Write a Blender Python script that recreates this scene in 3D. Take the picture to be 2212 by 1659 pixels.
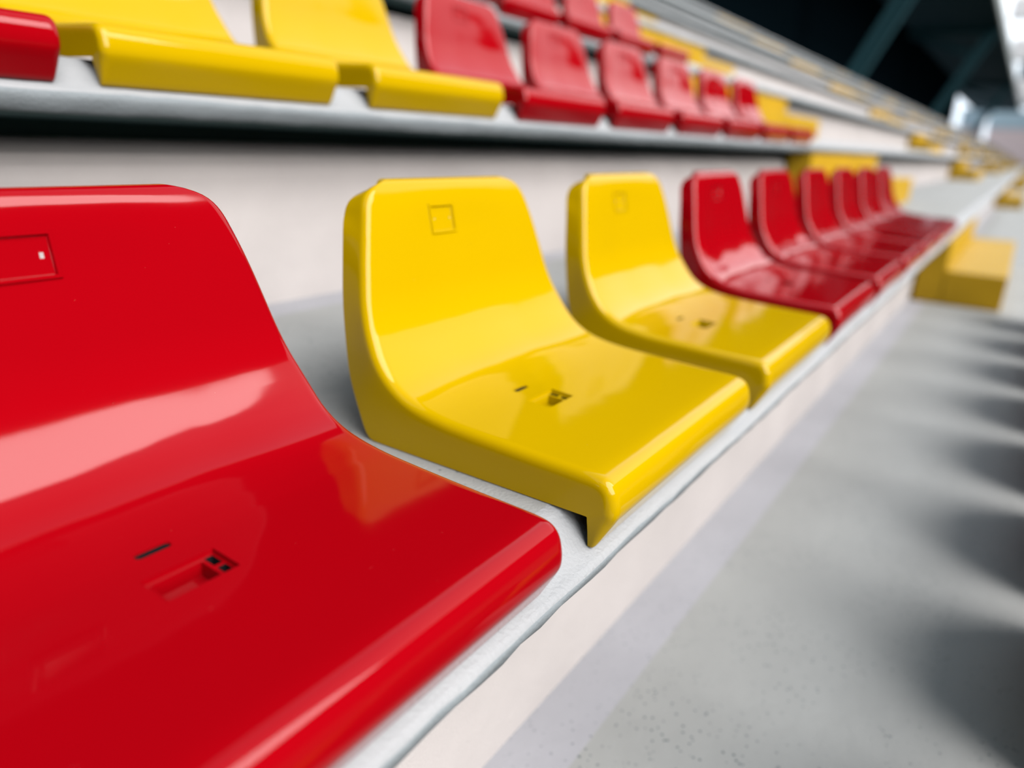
import bpy, bmesh, math, random
from mathutils import Vector, Matrix

# ------------------------------------------------------------------ camera, world, light, exposure
sc = bpy.context.scene
COL = sc.collection
for o in list(bpy.data.objects):
    bpy.data.objects.remove(o)

CAM_Z = 0.74                       # camera height over the tread it stands on (z = 0)
cam = bpy.data.cameras.new('camera')
cam.sensor_fit = 'HORIZONTAL'; cam.sensor_width = 36.0
cam.lens = 1587.57 / 2212 * 36.0
cam.clip_start = 0.02; cam.clip_end = 2000
cam.dof.use_dof = True
cam.dof.focus_distance = 0.66
cam.dof.aperture_fstop = 1.95
camo = bpy.data.objects.new('camera', cam); COL.objects.link(camo)
R0 = Vector((0.5609, -0.8263, 0.0503)); R1 = Vector((-0.2381, -0.2192, -0.9462)); R2 = Vector((0.7929, 0.5188, -0.3197))
M = Matrix((R0, -R1, -R2)).transposed().to_4x4()
M.translation = Vector((0, 0, CAM_Z))
camo.matrix_world = M
sc.camera = camo

sc.view_settings.view_transform = 'Standard'
sc.view_settings.look = 'None'
sc.view_settings.gamma = 1.0
sc.view_settings.use_curve_mapping = False
sc.view_settings.exposure = 1.34

world = bpy.data.worlds.new('overcast_sky'); sc.world = world
world.use_nodes = True
wn, wl = world.node_tree.nodes, world.node_tree.links
wn.clear()
w_out = wn.new('ShaderNodeOutputWorld'); w_bg = wn.new('ShaderNodeBackground')
w_tc = wn.new('ShaderNodeTexCoord'); w_sep = wn.new('ShaderNodeSeparateXYZ'); w_ramp = wn.new('ShaderNodeValToRGB')
w_noise = wn.new('ShaderNodeTexNoise'); w_noise.inputs['Scale'].default_value = 2.6; w_noise.inputs['Detail'].default_value = 4
w_mix = wn.new('ShaderNodeMix'); w_mix.data_type = 'RGBA'; w_mix.blend_type = 'MULTIPLY'
w_cl = wn.new('ShaderNodeValToRGB')
wl.new(w_tc.outputs['Generated'], w_sep.inputs[0]); wl.new(w_sep.outputs['Z'], w_ramp.inputs[0])
wl.new(w_tc.outputs['Generated'], w_noise.inputs['Vector']); wl.new(w_noise.outputs['Fac'], w_cl.inputs[0])
cr = w_ramp.color_ramp
cr.elements[0].position = 0.0; cr.elements[0].color = (0.55, 0.62, 0.68, 1)
cr.elements[1].position = 1.0; cr.elements[1].color = (0.07, 0.15, 0.21, 1)
e = cr.elements.new(0.45); e.color = (0.98, 0.96, 0.95, 1)
e = cr.elements.new(0.80); e.color = (0.42, 0.56, 0.66, 1)
w_cl.color_ramp.elements[0].position = 0.35; w_cl.color_ramp.elements[0].color = (0.82, 0.85, 0.9, 1)
w_cl.color_ramp.elements[1].position = 0.62; w_cl.color_ramp.elements[1].color = (1.04, 1.02, 1.0, 1)
w_mix.inputs[0].default_value = 1.0
wl.new(w_ramp.outputs[0], w_mix.inputs[6]); wl.new(w_cl.outputs[0], w_mix.inputs[7])
wl.new(w_mix.outputs[2], w_bg.inputs['Color'])
w_bg.inputs['Strength'].default_value = 1.05
wl.new(w_bg.outputs[0], w_out.inputs['Surface'])

# the sun behind thin cloud: a broad, soft, slightly warm light from the open pitch side
sun = bpy.data.lights.new('veiled_sun', 'SUN'); sun.energy = 6.6; sun.angle = math.radians(70); sun.color = (1.0, 0.955, 0.925)
suno = bpy.data.objects.new('veiled_sun', sun); COL.objects.link(suno)
suno.rotation_euler = Vector((0.03, 0.81, -0.60)).to_track_quat('-Z', 'Y').to_euler()   # points where the light travels

random.seed(7)

# ------------------------------------------------------------------ materials
KA = 0.55            # all surface colours share one albedo scale, matched by the exposure
def kcol(c): return tuple(v * KA for v in c)
def mat(name, color, rough=0.5, spec=0.5):
    color = kcol(color); spec = spec * KA
    m = bpy.data.materials.new(name); m.use_nodes = True
    b = m.node_tree.nodes['Principled BSDF']
    b.inputs['Base Color'].default_value = (*color, 1)
    b.inputs['Roughness'].default_value = rough
    b.inputs['Specular IOR Level'].default_value = spec
    return m

def tex(m, kind, scale, coord='Object', detail=3):
    n, l = m.node_tree.nodes, m.node_tree.links
    tc = n.new('ShaderNodeTexCoord')
    t = n.new('ShaderNodeTexNoise' if kind == 'noise' else 'ShaderNodeTexVoronoi')
    t.inputs['Scale'].default_value = scale
    if kind == 'noise': t.inputs['Detail'].default_value = detail
    l.new(tc.outputs[coord], t.inputs['Vector'])
    return t

def add_bump(m, sock, strength, dist):
    n, l = m.node_tree.nodes, m.node_tree.links
    bp = n.new('ShaderNodeBump'); bp.inputs['Strength'].default_value = strength; bp.inputs['Distance'].default_value = dist
    l.new(sock, bp.inputs['Height'])
    b = n['Principled BSDF']
    if b.inputs['Normal'].is_linked:
        l.new(b.inputs['Normal'].links[0].from_socket, bp.inputs['Normal'])
    l.new(bp.outputs[0], b.inputs['Normal'])

def ramp(m, sock, stops):
    n, l = m.node_tree.nodes, m.node_tree.links
    r = n.new('ShaderNodeValToRGB')
    e = r.color_ramp.elements
    e[0].position, e[0].color = stops[0][0], (*stops[0][1], 1)
    e[1].position, e[1].color = stops[-1][0], (*stops[-1][1], 1)
    for p, c in stops[1:-1]:
        x = e.new(p); x.color = (*c, 1)
    l.new(sock, r.inputs[0])
    return r

def concrete(name, col, pits=0.0, rough=0.6, grain=0.6):
    m = mat(name, col, rough, 0.35)
    n, l = m.node_tree.nodes, m.node_tree.links
    b = n['Principled BSDF']
    col = kcol(col)
    big = tex(m, 'noise', 3.0, detail=5)
    c1 = tuple(c * 0.90 for c in col); c2 = tuple(min(1, c * 1.07) for c in col)
    r = ramp(m, big.outputs['Fac'], [(0.3, c1), (0.7, c2)])
    out = r.outputs[0]
    if pits:
        v = tex(m, 'voronoi', 95)
        rnd = tex(m, 'noise', 7, detail=2)
        gate = ramp(m, rnd.outputs['Fac'], [(0.40, (0, 0, 0)), (0.56, (1, 1, 1))])
        dot = ramp(m, v.outputs['Distance'], [(0.12, (1, 1, 1)), (0.22, (0, 0, 0))])
        mul = n.new('ShaderNodeMath'); mul.operation = 'MULTIPLY'
        l.new(gate.outputs[0], mul.inputs[0]); l.new(dot.outputs[0], mul.inputs[1])
        k = n.new('ShaderNodeMath'); k.operation = 'MULTIPLY'; k.inputs[1].default_value = pits
        l.new(mul.outputs[0], k.inputs[0])
        mx = n.new('ShaderNodeMix'); mx.data_type = 'RGBA'
        l.new(k.outputs[0], mx.inputs[0]); l.new(out, mx.inputs[6]); mx.inputs[7].default_value = (0.02, 0.03, 0.035, 1)
        out = mx.outputs[2]
    l.new(out, b.inputs['Base Color'])
    fine = tex(m, 'noise', 260, detail=3)
    add_bump(m, fine.outputs['Fac'], grain, 0.0012)
    mid = tex(m, 'noise', 28, detail=4)
    add_bump(m, mid.outputs['Fac'], 0.35, 0.004)
    return m

def plastic(name, col, rough=0.07, spec=0.34):
    m = mat(name, col, rough, spec)
    b = m.node_tree.nodes['Principled BSDF']
    b.inputs['Coat Weight'].default_value = 0.0
    b.inputs['Coat Roughness'].default_value = 0.03
    wav = tex(m, 'noise', 9, detail=2)
    add_bump(m, wav.outputs['Fac'], 0.10, 0.006)
    dust = tex(m, 'voronoi', 75)
    d = ramp(m, dust.outputs['Distance'], [(0.006, (0.40, 0.22, 0.16)), (0.016, kcol(col))])
    m.node_tree.links.new(d.outputs[0], b.inputs['Base Color'])
    return m

M_RISER = concrete('painted_riser_concrete', (0.46, 0.43, 0.42), rough=0.55)
M_FLOOR = concrete('grey_tread_concrete', (0.285, 0.29, 0.283), pits=0.8, rough=0.5)
M_BAND = concrete('skirting_paint_concrete', (0.32, 0.32, 0.343), pits=0.55, rough=0.5)
M_NOSE = concrete('rough_nosing_concrete', (0.29, 0.30, 0.31), grain=1.0)
M_EDGE = concrete('broken_edge_concrete', (0.20, 0.225, 0.24), grain=1.0, rough=0.8)
M_UNDER = concrete('underside_painted_shade', (0.045, 0.095, 0.095), rough=0.9)  # shade under the nosing put into the colour
M_RED = plastic('red_plastic', (0.25, 0.0004, 0.003))
M_YEL = plastic('yellow_plastic', (0.405, 0.258, 0.0003), spec=0.27)
M_YPAINT = concrete('yellow_step_paint', (0.42, 0.25, 0.004), rough=0.5)
M_HOLE = mat('hole_painted_shade', (0.004, 0.005, 0.006), 0.9, 0.1)  # near-black that paints the shade inside holes and slots
M_ROOF = mat('dark_teal_roof_steel', (0.006, 0.020, 0.026), 0.9, 0.05)
M_BACK = mat('dark_back_cladding', (0.002, 0.005, 0.007), 1.0, 0.0)
M_STEEL = mat('strut_steel', (0.020, 0.065, 0.080), 0.7, 0.1)
M_FASCIA = mat('roof_fascia', (0.30, 0.34, 0.34), 0.5, 0.4)
M_WHITE = mat('white_render', (0.72, 0.70, 0.70), 0.7, 0.3)
M_GLASS = mat('blue_window_band', (0.02, 0.07, 0.09), 0.15, 0.5)
M_PALEBLUE = mat('pale_blue_cladding', (0.30, 0.40, 0.46), 0.4, 0.5)
M_PINK = mat('pinkish_cladding', (0.52, 0.42, 0.42), 0.6, 0.3)
M_GRASS = concrete('pitch_grass', (0.05, 0.10, 0.04), rough=0.9)
M_STAND = concrete('added_stand_dark', (0.04, 0.04, 0.042), rough=1.0)  # kept dark so the added stands mirror dark in the plastic

# ------------------------------------------------------------------ helpers
def link(name, me, parent=None, loc=None):
    o = bpy.data.objects.new(name, me); COL.objects.link(o)
    if parent: o.parent = parent
    if loc is not None: o.location = loc
    return o

def tag(o, label=None, cat=None, group=None, kind=None):
    if label: o['label'] = label
    if cat: o['category'] = cat
    if group: o['group'] = group
    if kind: o['kind'] = kind
    return o

def mesh(name, verts, faces, mats, fm=None, smooth=False):
    me = bpy.data.meshes.new(name)
    me.from_pydata([tuple(v) for v in verts], [], faces)
    for m in (mats if isinstance(mats, (list, tuple)) else [mats]): me.materials.append(m)
    if fm: me.polygons.foreach_set('material_index', fm)
    me.polygons.foreach_set('use_smooth', [smooth] * len(me.polygons))
    me.update()
    return me

def box_mesh(name, x0, x1, y0, y1, z0, z1, m, bevel=0.0):
    bm = bmesh.new()
    bmesh.ops.create_cube(bm, size=1)
    for v in bm.verts:
        v.co = Vector(((x0 + x1) / 2 + v.co.x * (x1 - x0), (y0 + y1) / 2 + v.co.y * (y1 - y0), (z0 + z1) / 2 + v.co.z * (z1 - z0)))
    if bevel:
        bmesh.ops.bevel(bm, geom=bm.edges[:], offset=bevel, segments=2, affect='EDGES', profile=0.6)
    me = bpy.data.meshes.new(name); bm.to_mesh(me); bm.free()
    me.materials.append(m)
    return me

def beam_mesh(name, a, b, w, h, m):
    a, b = Vector(a), Vector(b)
    d = (b - a).normalized()
    s = d.cross(Vector((1, 0, 0))) if abs(d.x) < 0.9 else d.cross(Vector((0, 0, 1)))
    s.normalize(); t = d.cross(s)
    # an I-section: two flanges and a web
    prof = [(-w, -h), (w, -h), (w, -h * .72), (w * .18, -h * .72), (w * .18, h * .72), (w, h * .72), (w, h), (-w, h), (-w, h * .72), (-w * .18, h * .72), (-w * .18, -h * .72), (-w, -h * .72)]
    vs, fs = [], []
    for p in (a, b):
        for u, v in prof: vs.append(p + t * u * .5 + s * v * .5)
    n = len(prof)
    for i in range(n): fs.append((i, (i + 1) % n, n + (i + 1) % n, n + i))
    fs.append(tuple(range(n - 1, -1, -1))); fs.append(tuple(range(n, 2 * n)))
    return mesh(name, vs, fs, m)

# ------------------------------------------------------------------ terrace (concrete steps, extruded along x)
RISE, GOING = 0.4054, 0.7759
BENCH = CAM_Z - 0.336            # top of the step the front row sits on
STAND_X0, STAND_X1 = -2.2, 150.0
# (y, z) relative to a step's origin; z = 0 is the step top
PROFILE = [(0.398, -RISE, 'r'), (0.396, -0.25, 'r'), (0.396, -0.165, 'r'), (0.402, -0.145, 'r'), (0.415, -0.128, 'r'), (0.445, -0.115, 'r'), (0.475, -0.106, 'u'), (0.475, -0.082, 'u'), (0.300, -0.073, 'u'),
           (0.270, -0.071, 'e'), (0.2645, -0.067, 'e'), (0.258, -0.054, 'e'), (0.2550, -0.044, 'n'), (0.262, -0.0395, 'n'), (0.274, -0.033, 'n'),
           (0.288, -0.016, 'n'), (0.302, -0.003, 'n'), (0.315, 0.0, 'f'), (0.60, 0.0, 'f'), (1.088, 0.0, 'b'), (0.398 + GOING, 0.0, None)]
PM = {'r': 0, 'e': 1, 'n': 2, 'f': 3, 'b': 4, 'u': 5}

def wob(x, s):
    return (math.sin(x * 5.1 + s) + math.sin(x * 13.7 + 2.3 * s) * .6 + math.sin(x * 31.1 + s * 1.7) * .4)

def terrace(k):
    xs = [STAND_X0]
    fine = k in (0, 1)
    while xs[-1] < STAND_X1:
        x = xs[-1]
        if fine and x < 3.0: d = 0.03
        elif x < 8: d = 0.12 if fine else 0.5
        else: d = 4.0
        xs.append(min(STAND_X1, x + d))
    vs, fs, fm = [], [], []
    rnd = random.Random(50 + k)
    n = len(PROFILE)
    for x in xs:
        for j, (y, z, c) in enumerate(PROFILE):
            if k >= 2 and j <= 6: y = min(y, .398) - (.04 if k == 2 else .085)
            dy = dz = 0.0
            if 9 <= j <= 15 and x < 8:
                a = 0.0008 if fine else 0.002
                dy = a * wob(x, k * 3 + j * .35) + (rnd.uniform(-.0012, .0012) if fine else 0)
                dz = a * .8 * wob(x * 1.3, k * 5 + 1 + j * .3) + (rnd.uniform(-.001, .001) if fine else 0)
                if j >= 13: dy, dz = abs(dy) * .4, -abs(dz) * .4
            vs.append((x, y + dy, z + dz))
    for i in range(len(xs) - 1):
        for j in range(n - 1):
            a = i * n + j
            fs.append((a, a + n, a + n + 1, a + 1)); fm.append(PM[PROFILE[j][2]])
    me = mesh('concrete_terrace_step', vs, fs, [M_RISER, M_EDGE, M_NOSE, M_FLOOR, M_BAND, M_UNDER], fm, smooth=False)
    me.polygons.foreach_set('use_smooth', [m in (1, 2) for m in fm])
    o = link('terrace_step', me, loc=(0, GOING * k, BENCH + RISE * k))
    where = {-1: 'grey concrete tread at lower right, in front of the front row of seats',
             0: 'concrete step carrying the nearest row of red and yellow seats',
             1: 'concrete step with rough nosing carrying the second row of seats',
             2: 'concrete step carrying the third row of seats at the top edge',
             3: 'bare pale concrete step directly above the third row of seats'}.get(k, 'bare pale concrete step high up the stand, %s below the top rim' % {4: 'fourth', 5: 'third', 6: 'second', 7: 'first', 8: 'right'}.get(k, 'far'))
    tag(o, where, 'terrace step', kind='structure')
    return o
NT = 8
for k in range(-1, NT): terrace(k)
# top rim parapet that closes the terrace
pr = link('trim_1', box_mesh('rim', STAND_X0, STAND_X1, GOING * NT + .26, GOING * NT + .42, BENCH + RISE * (NT - 1), BENCH + RISE * NT - .12, M_RISER, 0.01))
tag(pr, 'pale concrete rim along the top of the stand against the dark background', 'rim', kind='structure')

# ------------------------------------------------------------------ roof, back wall, struts
RY = 3.75; RZ = CAM_Z + 8.7
BACK_Y = GOING * NT + 3.2
ro = link('ceiling', box_mesh('roof', -30, 168, RY, BACK_Y + 1.5, RZ, RZ + .35, M_ROOF))
tag(ro, 'dark teal roof underside high over the stand', 'roof', kind='structure')
fa = link('trim_2', box_mesh('fascia', -30, 168, RY - .12, RY - .003, RZ - .05, RZ + .6, M_FASCIA, .02))
tag(fa, 'pale grey front edge of the roof running away at upper right', 'fascia', kind='structure')
bw = link('wall_back', box_mesh('back_wall', -30, 112, BACK_Y, BACK_Y + .3, 0, RZ - .003, M_BACK))
tag(bw, 'dark back wall behind the top of the stand', 'wall', kind='structure')

def roof_frame(x, label, mesh_pair=None):
    root = bpy.data.objects.new('roof_strut', None); COL.objects.link(root); root.location = (x, GOING * NT + .6, BENCH + RISE * NT - .3)
    tag(root, label, 'strut')
    y0, z0 = root.location.y, root.location.z
    link('post', beam_mesh('post', (0, 0, 0), (0, RY + .25 - y0, RZ - z0 - .01), .42, .62, M_STEEL), root)
    link('brace', beam_mesh('brace', (0.02, (RY + 1.1 - y0) * .85, (RZ - z0) * .72), (0.02, BACK_Y - y0 - .1, RZ - z0 - .35), .3, .4, M_STEEL), root)
    link('purlin', beam_mesh('purlin', (0, RY + .3 - y0, RZ - z0 - .26), (0, BACK_Y - y0 - .05, RZ - z0 - .26), .35, .5, M_STEEL), root)
    return root
roof_frame(34.0, 'broad dark leaning strut rising from the rim, left of the thin pale strut')
roof_frame(64.0, 'paler leaning strut rising from the rim at the upper right')
roof_frame(108.0, 'dark far upright strut between the two pale patches at the upper right')

# ------------------------------------------------------------------ seats
# side outline of the moulded seat: (y, z above bench, half width, y/z of the side panel's far edge)
KEY = [(.2705, -.0345, .2000, .2720, -.0335), (.2660, -.0345, .2005, .2720, -.0300), (.2560, -.0165, .2040, .2720, -.0120), (.2462, .0010, .2060, .2722, -.0040),
       (.2442, .0085, .2066, .2722, .0000), (.2452, .0210, .2066, .2725, .0008), (.2490, .0330, .2066, .2740, .0012), (.2560, .0405, .2066, .2760, .0012), (.2670, .0438, .2066, .2800, .0012),
       (.2920, .0447, .2066, .3000, .0012), (.3380, .0458, .2066, .3450, .0012), (.3890, .0478, .2066, .3950, .0012), (.4200, .0493, .2066, .4300, .0012), (.4420, .0507, .2066, .4560, .0012),
       (.4730, .0548, .2066, .5000, .0012), (.5000, .0620, .2066, .5380, .0012), (.5240, .0760, .2060, .5570, .0012), (.5410, .0950, .2050, .5720, .0350),
       (.5530, .1140, .2010, .5880, .0640), (.5620, .1300, .1970, .5960, .0860), (.5705, .1520, .1920, .6060, .1330), (.5765, .1760, .1860, .6130, .1650), (.5825, .2000, .1800, .6180, .1960),
       (.5885, .2240, .1730, .6240, .2300), (.5935, .2420, .1670, .6285, .2400), (.5985, .2570, .1620, .6295, .2520), (.6025, .2670, .1560, .6290, .2590), (.6055, .2740, .1470, .6275, .2640),
       (.6085, .2785, .1360, .6262, .2675), (.6125, .2808, .1270, .6255, .2692), (.6180, .2815, .1220, .6256, .2700), (.6240, .2810, .1210, .6260, .2700)]
Y0 = 0.42                                     # the seat's own origin lies at this y of the outline
RND0 = 0.0105                                 # radius of the rim between seat surface and side panel

def densify():
    k = [list(r) for r in KEY]
    for _ in range(2):                        # corner cutting, ends kept
        n = [k[0]]
        for a, b in zip(k[:-1], k[1:]):
            n.append([a[i] * .75 + b[i] * .25 for i in range(5)]); n.append([a[i] * .25 + b[i] * .75 for i in range(5)])
        n.append(k[-1]); k = n
    return k
DENSE = densify()
SL = [0.0]
for a, b in zip(DENSE[:-1], DENSE[1:]): SL.append(SL[-1] + math.hypot(b[0] - a[0], b[1] - a[1]))
def at(s):
    s = max(0.0, min(SL[-1], s))
    lo, hi = 0, len(SL) - 1
    while hi - lo > 1:
        mid = (lo + hi) // 2
        if SL[mid] <= s: lo = mid
        else: hi = mid
    t = (s - SL[lo]) / max(1e-9, SL[hi] - SL[lo])
    return [DENSE[lo][i] * (1 - t) + DENSE[hi][i] * t for i in range(5)]
def s_of(axis, val, s0, s1):                  # where the outline crosses a given y (axis 0) or z (axis 1)
    for _ in range(50):
        m = (s0 + s1) / 2
        if at(m)[axis] < val: s0 = m
        else: s1 = m
    return (s0 + s1) / 2
S_KNEE = s_of(0, .262, SL[10], SL[60])
S_SEAT = S_KNEE
S_BEND = s_of(1, .105, s_of(0, .50, S_KNEE, SL[90]), SL[-1] * .7)
S_TOP = SL[-1]
def sst(x):
    x = max(0, min(1, x)); return x * x * (3 - 2 * x)
DISH = 0.003
def radius(s): return min(RND0, .0022 + max(0, s) * .22)
def surf(x, s, off=0.0):                      # a point on the sitting side, off along its normal
    y, z, w, _, _ = at(s)
    RND = radius(s)
    e = 0.002
    p, q = at(s - e), at(s + e)
    ty, tz = q[0] - p[0], q[1] - p[1]; l = math.hypot(ty, tz) or 1
    ny, nz = -tz / l, ty / l
    d = w - RND - abs(x)
    msk = sst((y - .47) / .07) * sst((.272 - z) / .05)
    o = RND - DISH * sst((d - .010) / .125) * msk + off
    return Vector((x, y - RND * ny + ny * o - Y0 + 0.0, z - RND * nz + nz * o)), Vector((0, ny, nz))

def seat_meshes(m, pocket_x, plate_x, plate_hw, open_holes):
    px0, px1 = pocket_x - .027, pocket_x + .027
    sx0, sx1 = pocket_x - .0155, pocket_x + .0115
    qx0, qx1 = plate_x - plate_hw, plate_x + plate_hw
    sP = [s_of(0, .389, S_KNEE, S_BEND), s_of(0, .4195, S_KNEE, S_BEND)]
    sS = [s_of(0, .4412, S_KNEE, S_BEND), s_of(0, .4492, S_KNEE, S_BEND)]
    sQ = [s_of(1, .219, S_BEND, S_TOP - .02), s_of(1, .2505, S_BEND, S_TOP - .02)]
    exact = sorted(sP + sS + sQ + [S_KNEE, S_BEND])
    ss = list(exact); s = 0.0
    while s <= S_TOP + 1e-6:
        step = .0035 if (s < .09 or s > S_TOP - .05) else .008
        if min(abs(s - e) for e in exact) > .0022: ss.append(min(s, S_TOP))
        s += step
    if S_TOP not in ss: ss.append(S_TOP)
    ss.sort()
    ex = sorted([px0, px1, sx0, sx1, qx0, qx1])
    cx = list(ex); x = -.140
    while x <= .1401:
        if min(abs(x - e) for e in ex) > .003: cx.append(x)
        x += .014
    cx.sort()
    NI = len(cx)
    OUT = [.25, .5, .72, .86, .95, 1.0]       # extra columns from the inner block out to the rim
    ANG = [18, 36, 54, 72, 90]
    PAN = [.12, .35, .68, 1.0]
    verts, cols = [], []
    for s in ss:
        y, z, w, by, bz = at(s)
        RND = radius(s)
        half = w - RND
        f = min(1.0, (half - .006) / .1405)
        row = []
        xs = [c * f for c in cx]
        a = xs[-1]
        right = [a + (half - a) * t for t in OUT]
        a2 = xs[0]
        left = [a2 + (-half - a2) * t for t in OUT]
        def rnd(sign):
            out = []
            _, n = surf(0, s)
            base = Vector((0, y - Y0 - RND * n.y, z - RND * n.z))
            for g in ANG:
                t = math.radians(g)
                out.append(base + n * (RND * math.cos(t)) + Vector((sign * (half + RND * math.sin(t)), 0, 0)))
            rim = out[-1]
            far = Vector((sign * w, by - Y0, bz))
            for t in PAN: out.append(rim.lerp(far, t))
            return out
        L = [surf(xx, s)[0] for xx in left]
        row = list(reversed(rnd(-1))) + list(reversed(L)) + [surf(xx, s)[0] for xx in xs] + [surf(xx, s)[0] for xx in right] + rnd(1)
        verts.append(row)
    nc = len(verts[0]); nr = len(ss)
    off = len(ANG) + len(PAN) + len(OUT)
    V = [v for r in verts for v in r]
    def idx(i, j): return i * nc + j
    colx = {}
    for j, c in enumerate(cx): colx[c] = off + j
    def inside(i, j):
        for (a, b), (x0, x1) in ((sP, (px0, px1)), (sS, (sx0, sx1)), (sQ, (qx0, qx1))):
            if a - 1e-9 <= ss[i] < b - 1e-9 and colx[x0] <= j < colx[x1]: return True
        return False
    faces, part, allq = [], [], []
    npan = len(PAN)
    for i in range(nr - 1):
        for j in range(nc - 1):
            q = (idx(i, j), idx(i, j + 1), idx(i + 1, j + 1), idx(i + 1, j))
            allq.append(q)
            if inside(i, j): continue
            if (V[q[0]] - V[q[2]]).length < 1e-6: continue
            faces.append(q)
            if j < npan: part.append('side_panel_l')
            elif j >= nc - 1 - npan: part.append('side_panel_r')
            elif ss[i] < S_KNEE - 1e-9: part.append('front_lip')
            elif ss[i] < S_BEND - 1e-9: part.append('seat')
            else: part.append('backrest')
    # vertex normals of the whole moulding, so that its parts shade as one skin
    N = [Vector((0, 0, 0)) for _ in V]
    for q in allq:
        d = (V[q[2]] - V[q[0]]).cross(V[q[3]] - V[q[1]])
        for v in q: N[v] += d
    N = [n.normalized() if n.length > 1e-12 else Vector((0, 0, 1)) for n in N]
    ecount = {}
    for fi, q in enumerate(faces):
        for a, b in zip(q, q[1:] + q[:1]):
            ecount.setdefault((min(a, b), max(a, b)), []).append((fi, a, b))
    TH = 0.0032
    out = {}
    for pn in ('front_lip', 'seat', 'backrest', 'side_panel_l', 'side_panel_r'):
        vm, vv, ff, ln = {}, [], [], []
        def vid(key, co):
            if key not in vm: vm[key] = len(vv); vv.append(co)
            return vm[key]
        for fi, q in enumerate(faces):
            if part[fi] != pn: continue
            ff.append(tuple(vid(('o', v), V[v]) for v in q)); ln += [N[v] for v in q]
            r = q[::-1]
            ff.append(tuple(vid(('i', v), V[v] - N[v] * TH) for v in r)); ln += [-N[v] for v in r]
            for a, b in zip(q, q[1:] + q[:1]):
                if len(ecount[(min(a, b), max(a, b))]) == 1:
                    qq = (vid(('o', b), V[b]), vid(('o', a), V[a]), vid(('i', a), V[a] - N[a] * TH), vid(('i', b), V[b] - N[b] * TH))
                    nn = (vv[qq[1]] - vv[qq[0]]).cross(vv[qq[2]] - vv[qq[1]]).normalized()
                    ff.append(qq); ln += [nn] * 4
        me = mesh(pn.replace('_l', '').replace('_r', ''), vv, ff, m, smooth=True)
        me.normals_split_custom_set([tuple(n) for n in ln])
        out[pn] = me
    # ---- raised number frame on the backrest, with its sunken plate and two holes
    def ring(x0, x1, a, b, o): return [surf(x0, a, o)[0], surf(x1, a, o)[0], surf(x1, b, o)[0], surf(x0, b, o)[0]]
    def loft(rings, close=True):
        vs, fs = [], []
        for r in rings: vs += r
        for i in range(len(rings) - 1):
            for j in range(4):
                k = (j + 1) % 4
                fs.append((i * 4 + j, i * 4 + k, (i + 1) * 4 + k, (i + 1) * 4 + j))
        if close: fs.append(tuple((len(rings) - 1) * 4 + j for j in range(4)))
        return vs, fs
    a, b = sQ
    rr = [(qx0, qx1, a, b, -.0030), (qx0 - .002, qx1 + .002, a - .002, b + .002, -.0004), (qx0 - .0014, qx1 + .0014, a - .0014, b + .0014, .0016), (qx0 + .0012, qx1 - .0012, a + .0012, b - .0012, .0016),
          (qx0 + .0022, qx1 - .0022, a + .0022, b - .0022, -.0010)]
    vs, fs = loft([ring(*r) for r in rr], close=False)
    # plate grid with two square-ish holes
    x0, x1, a, b, o = rr[-1]
    hh = .0030 if open_holes else .0013
    gx = [x0, x0 + .0048, x0 + .0048 + hh, x1 - .0048 - hh, x1 - .0048, x1]
    sm = (a + b) / 2
    gs = [a, sm - hh * .75, sm + hh * .75, b]
    base = len(vs)
    for s in gs:
        for x in gx: vs.append(surf(x, s, o)[0])
    for i in range(3):
        for j in range(5):
            if i == 1 and j in (1, 3): continue
            p = base + i * 6 + j
            fs.append((p, p + 1, p + 7, p + 6))
    if not open_holes:                          # dark caps paint the shade inside the small fixing holes
        hv, hf = [], []
        for xa, xb in ((gx[1], gx[2]), (gx[3], gx[4])):
            p = len(hv)
            hv += [surf(xa, gs[1], o - .0006)[0], surf(xb, gs[1], o - .0006)[0], surf(xb, gs[2], o - .0006)[0], surf(xa, gs[2], o - .0006)[0]]
            hv += [v + Vector((0, .001, 0)) for v in hv[p:p + 4]]
            hf += [(p, p + 1, p + 2, p + 3)] + [(p + j, p + 4 + j, p + 4 + (j + 1) % 4, p + (j + 1) % 4) for j in range(4)]
        for c in (0, 1):
            out['plate_hole_shade_%d' % c] = mesh('plate_hole_shade', hv[c * 8:c * 8 + 8], [tuple(v - c * 8 for v in f) for f in hf[c * 5:c * 5 + 5]], M_HOLE)
    out['number_frame'] = mesh('number_frame', vs, fs, m)
    # ---- fixing pocket sunk in the seat: rim, ledges, deep well, two slots and a bolt hole
    a, b = sP
    w0, w1 = px0 + .0045, px1 - .0115          # the deep well
    rr = [(px0, px1, a, b, -.0006), (px0 + .0003, px1 - .0003, a + .0003, b - .0003, -.0042)]
    vs, fs = loft([ring(*r) for r in rr], close=False)
    x0, x1, a, b, o = rr[-1]
    ia, ib = a + .0012, b - .0030
    def ledge(xa, xb, sa, sb):
        p = len(vs)
        vs.extend([surf(xa, sa, o)[0], surf(xb, sa, o)[0], surf(xb, sb, o)[0], surf(xa, sb, o)[0]])
        fs.append((p, p + 1, p + 2, p + 3))
    ledge(x0, w0, a, b); ledge(w0, w1, a, ia); ledge(w0, w1, ib, b)
    ledge(w1, w1 + .0028, a, b); ledge(x1 - .0016, x1, a, b)      # the strip beside the slots
    la, lb = w1 + .0028, x1 - .0016
    q1, q2, q3, q4 = a + .0018, (a + b) / 2 - .0016, (a + b) / 2 + .0016, b - .0018
    ledge(la, lb, a, q1); ledge(la, lb, q2, q3); ledge(la, lb, q4, b)
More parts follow.
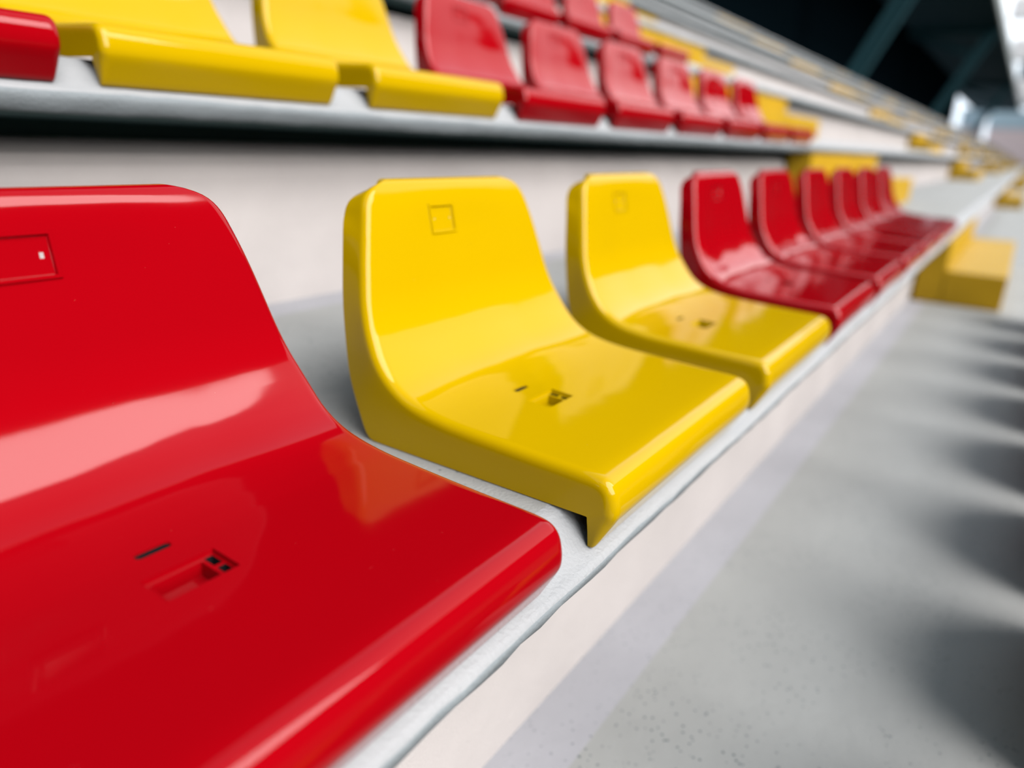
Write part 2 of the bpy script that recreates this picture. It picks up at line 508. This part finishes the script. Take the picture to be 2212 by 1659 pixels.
    def well(xa, xb, sa, sb, depth):          # writes into the current vs / fs
        r0 = [surf(xa, sa, o)[0], surf(xb, sa, o)[0], surf(xb, sb, o)[0], surf(xa, sb, o)[0]]
        r1 = [p - Vector((0, 0, depth)) for p in r0]
        p = len(vs)
        vs.extend(r0 + r1)
        for j in range(4): fs.append((p + j, p + (j + 1) % 4, p + 4 + (j + 1) % 4, p + 4 + j))
        fs.append((p + 4, p + 5, p + 6, p + 7))
    dep = .0115
    well(w0, w1, ia, ib, dep)
    out['fixing_pocket'] = mesh('fixing_pocket', vs, fs, m)
    for c, (qa, qb) in enumerate(((q1, q2), (q3, q4))):
        vs, fs = [], []
        well(la, lb, qa, qb, .010)
        out['pocket_slot_%d' % c] = mesh('pocket_slot', vs, fs, M_HOLE)  # slot walls coloured near-black as their own shade
    c = surf(w0 + .0085, (a + b) / 2 - .002, o)[0] - Vector((0, 0, dep - .0003))
    vs = [c + Vector((.0024 * math.cos(t * math.pi / 8), .0024 * math.sin(t * math.pi / 8), 0)) for t in range(16)]
    vs += [v - Vector((0, 0, .0002)) for v in vs]
    fs = [tuple(range(16))] + [(j, 16 + j, 16 + (j + 1) % 16, (j + 1) % 16) for j in range(16)]
    out['bolt_hole'] = mesh('bolt_hole', vs, fs, M_HOLE)  # flat dark disc painted as the shade in the bolt hole
    # ---- long slot behind the pocket: rounded ends set into the rectangular cut, a dark sheet below paints its shade
    a, b = sS
    hw = (sx1 - sx0) / 2; hs = (b - a) / 2; mx, ms = (sx0 + sx1) / 2, (a + b) / 2
    inner = []
    for t in range(24):
        th = 2 * math.pi * t / 24 + math.pi / 24
        cxx, css = math.cos(th), math.sin(th)
        ex_ = (hw - hs) * (1 if cxx > 0 else -1) + (hs - .0004) * cxx
        inner.append((mx + ex_, ms + (hs - .0004) * css))
    outer = []
    for (x, s) in inner:
        dx, dy = (x - mx) / hw, (s - ms) / hs
        k = 1 / max(abs(dx), abs(dy)); outer.append((mx + dx * k * hw, ms + dy * k * hs))
    vs = [surf(x, s, -.0001)[0] for x, s in outer] + [surf(x, s, -.0001)[0] for x, s in inner] + [surf(x, s, -.006)[0] for x, s in inner]
    fs = []
    for j in range(24):
        k = (j + 1) % 24
        fs.append((j, k, 24 + k, 24 + j)); fs.append((24 + j, 24 + k, 48 + k, 48 + j))
    out['slot_surround'] = mesh('slot_surround', vs, fs, m)
    vs = [surf(x, s, -.0018)[0] for x, s in inner]
    vs += [v - Vector((0, 0, .001)) for v in vs]
    out['slot_shade'] = mesh('slot_shade', vs, [tuple(range(24))] + [(j, 24 + j, 24 + (j + 1) % 24, (j + 1) % 24) for j in range(24)], M_HOLE)  # dark sheet standing in for the shade below the slot
    return out

def seat_proto(name, meshes):
    root = bpy.data.objects.new(name, None); COL.objects.link(root); root.empty_display_size = .1
    for key in ('front_lip', 'seat', 'backrest', 'side_panel_l', 'side_panel_r', 'number_frame', 'fixing_pocket', 'slot_surround'):
        nm = 'side_panel' if key.startswith('side_panel') else key
        o = link(nm, meshes[key], root)
        if key == 'fixing_pocket':
            link('pocket_slot', meshes['pocket_slot_0'], o); link('pocket_slot', meshes['pocket_slot_1'], o); link('bolt_hole', meshes['bolt_hole'], o)
        if key == 'slot_surround': link('slot_shade', meshes['slot_shade'], o)
        if key == 'number_frame':
            for c in (0, 1):
                if 'plate_hole_shade_%d' % c in meshes: link('plate_hole_shade', meshes['plate_hole_shade_%d' % c], o)
    return root
def dup(root):
    r = root.copy(); COL.objects.link(r)
    for ch in list(root.children):
        c = ch.copy(); COL.objects.link(c); c.parent = r
        for g in list(ch.children):
            d = g.copy(); COL.objects.link(d); d.parent = c
    return r

RED = seat_proto('stadium_seat', seat_meshes(M_RED, -.024, -.024, .030, True))
YEL = seat_proto('stadium_seat', seat_meshes(M_YEL, -.061, -.034, .0225, False))
used = {'r': False, 'y': False}
XC1 = 0.763
def place(color, i, tier, label, group, dx=0.0, dy=0.0, dz=0.0, yaw=0.0):
    proto = RED if color == 'r' else YEL
    o = dup(proto) if used[color] else proto
    used[color] = True
    o.location = (XC1 + .5 * (i - 1) + dx, GOING * tier + Y0 + dy, BENCH + RISE * tier + dz)
    o.rotation_euler = (0, 0, yaw)
    for k in ('label', 'category', 'group'):
        if k in o: del o[k]
    tag(o, label, 'seat', group)
    return o
ORD = ['first', 'second', 'third', 'fourth', 'fifth', 'last']
place('r', 0, 0, 'big glossy red plastic seat nearest the camera, filling the lower left', 'front row of seats')
place('y', 1, 0, 'glossy yellow plastic seat in the middle, directly beside the big near red seat', 'front row of seats')
place('y', 2, 0, 'second yellow plastic seat of the front row, between a yellow and a red seat', 'front row of seats')
for i in range(3, 9):
    place('r', i, 0, '%s of the six far red seats in the front row, counted from the yellow seats' % ORD[i - 3] if i < 8 else 'farthest red seat of the front row, next to the yellow aisle step', 'front row of seats')
place('r', 0, 1, 'red plastic seat cut off at the top left corner of the photo', 'second row of seats', dx=.04)
place('y', 1, 1, 'wide yellow seat at the top left of the second row, beside the cut-off red seat', 'second row of seats')
place('y', 2, 1, 'second yellow seat of the upper row, just before the upper red seats', 'second row of seats')
for i in range(3, 9):
    place('r', i, 1, '%s of the six red seats in the second row, counted from its yellow seats' % ORD[i - 3] if i < 8 else 'farthest red seat of the second row, in front of a yellow step', 'second row of seats')
for i in range(5, 9):
    place('r', i, 2, {5: 'leftmost red seat lip of the third row at the top edge', 6: 'second red seat from the left of the third row at the top edge',
                      7: 'third red seat from the left of the third row at the top edge', 8: 'farthest red seat of the third row, right end at the top edge'}[i], 'third row of seats')
for i in range(1, 9):
    c = 'y' if i in (1, 2) else 'r'
    place(c, i, -1, '%s seat of the row below, outside the right edge, %s from the camera' % ('yellow' if c == 'y' else 'red', ['nearest', 'second', 'third', 'fourth', 'fifth', 'sixth', 'seventh', 'farthest'][i - 1]), 'seats of the row below', dx=-.09)

# ------------------------------------------------------------------ yellow aisle steps
def aisle(x0, x1, tiers, names):
    for k in tiers:
        zt = BENCH + RISE * (k - 1)            # tread the step stands on
        yt = GOING * k
        low = link('aisle_step', box_mesh('aisle_step', x0, x1, yt - .03, yt + .252, zt + .001, zt + .18, M_YPAINT, .006))
        hi_ = link('aisle_step', box_mesh('aisle_step', x0 + .002, x1 - .002, yt + .2525, yt + (.386 if k < 2 else .34 if k == 2 else .30), zt + .001, zt + RISE - .079, M_YPAINT, .005))
        a, b, g = names(k)
        tag(low, a, 'step', g); tag(hi_, b, 'step', g)
def near_names(k):
    d = {0: 'beside the far end of the front row', 1: 'behind the far red seats of the front row', 2: 'behind the far red seats of the second row',
         3: 'behind the red seats of the third row'}
    w = d.get(k, 'in the nearest aisle, %s level above the third row' % {4: 'first', 5: 'second', 6: 'third', 7: 'fourth'}.get(k, 'next'))
    return 'lower yellow painted step ' + w, 'upper yellow painted step ' + w, 'yellow steps of the nearer aisle'
aisle(4.53, 6.75, range(0, NT), near_names)
AX = [15.3 + 10.9 * k for k in range(9)]
AN = ['second', 'third', 'fourth', 'fifth', 'sixth', 'seventh', 'eighth', 'ninth', 'tenth']
for x, nm in zip(AX, AN):
    def nn(k, nm=nm):
        w = '%s level up, blurred %s aisle from the camera' % (['first', 'second', 'third', 'fourth', 'fifth', 'sixth', 'seventh', 'eighth'][k], nm)
        return 'lower yellow step, ' + w, 'upper yellow step, ' + w, 'yellow steps of the %s aisle' % nm
    aisle(x, x + 2.2, range(0, NT), nn)

# ------------------------------------------------------------------ far buildings beyond the end of the stand
BX = 175.0
root = bpy.data.objects.new('apartment_block', None); COL.objects.link(root); root.location = (BX, 0, 0)
tag(root, 'pale block with broad white balcony bands at the upper right edge', 'building')
link('wall', box_mesh('wall', 0, 9, -16, 5.6, 10.9, 54, M_GLASS), root)
for k, (zc, ye) in enumerate([(13.3, 6.0), (20.3, 7.8), (27.3, 9.2), (34.3, 10.4), (41.3, 11.4), (48.3, 12.2)]):
    link('balcony', box_mesh('balcony', -2.2, -.003, -16.5, ye, zc - 2.0, zc + 2.0, M_WHITE, .6), root)
root = bpy.data.objects.new('office_building', None); COL.objects.link(root); root.location = (BX - 1, 0, 0)
tag(root, 'low pale blue building with a pinkish base, below the white banded block', 'building')
link('wall', box_mesh('wall', 0, 8, -16, 8.6, 6.6, 9.9, M_PALEBLUE, .3), root)
link('base', box_mesh('base', -.3, 8, -16, 8.4, -3, 6.59, M_PINK, .2), root)
root = bpy.data.objects.new('pavilion', None); COL.objects.link(root); root.location = (BX + 6, 0, 0)
tag(root, 'small pale blue building left of the larger one, under the far roof end', 'building')
link('wall', box_mesh('wall', 0, 6, 9.7, 13.9, 6.9, 10.6, M_PALEBLUE, .3), root)
link('base', box_mesh('base', -.2, 6, 9.8, 13.8, -3, 6.89, M_PINK, .2), root)

# ------------------------------------------------------------------ pitch, and unseen stands added to darken reflections and block low light
pit = link('floor', box_mesh('pitch', -160, 400, -140, -.78, -6.2, -6.0, M_GRASS))
tag(pit, 'grass pitch below the stand', 'pitch', kind='structure')

def added_stand(name, label, prof, axis, a, b):
    # an added unseen stand, shaped to block light: raked seating, back wall and an overhanging roof, one closed outline swept along its length
    vs, fs = [], []
    for t in (a, b):
        for (d, z) in prof: vs.append((t, d, z) if axis == 'x' else (d, t, z))
    n = len(prof)
    for i in range(n): fs.append((i, (i + 1) % n, n + (i + 1) % n, n + i))
    fs.append(tuple(range(n - 1, -1, -1))); fs.append(tuple(range(n, 2 * n)))
    o = link(name, mesh(name, vs, fs, M_STAND)); tag(o, label, 'stand', kind='structure')
STP = [(-62, -6), (-66, -2), (-96, 20), (-96, 46), (-66, 51), (-65.7, 53), (-98, 50), (-98, -6)]
added_stand('added_stand_opposite', 'unseen covered stand added on the far side of the pitch to darken reflections', STP, 'x', 22, 260)  # added to keep the reflections on the backrests dark
added_stand('added_stand_near_end', 'unseen covered stand added behind the camera to block light from the near end', [(d + 18, z) for d, z in STP], 'y', -60, 14)  # added to cut the light on the seats' side panels

added_stand('added_stand_opposite', 'unseen low stand added on the far side of the pitch to cut low light', [(-62, -6), (-66, -2), (-96, 16), (-96, 17), (-98, 17), (-98, -6)], 'x', -90, 21.9)  # added to hold back the lowest light from the front

added_stand('added_stand_far_end', 'unseen covered stand added at the far end to darken reflections', [(112, -6), (116, -2), (140, 14), (140, 24), (114, 27), (113.7, 28), (142, 26), (142, -6)], 'y', -90, -8)  # added as the dark mirrored in the far seats' backs
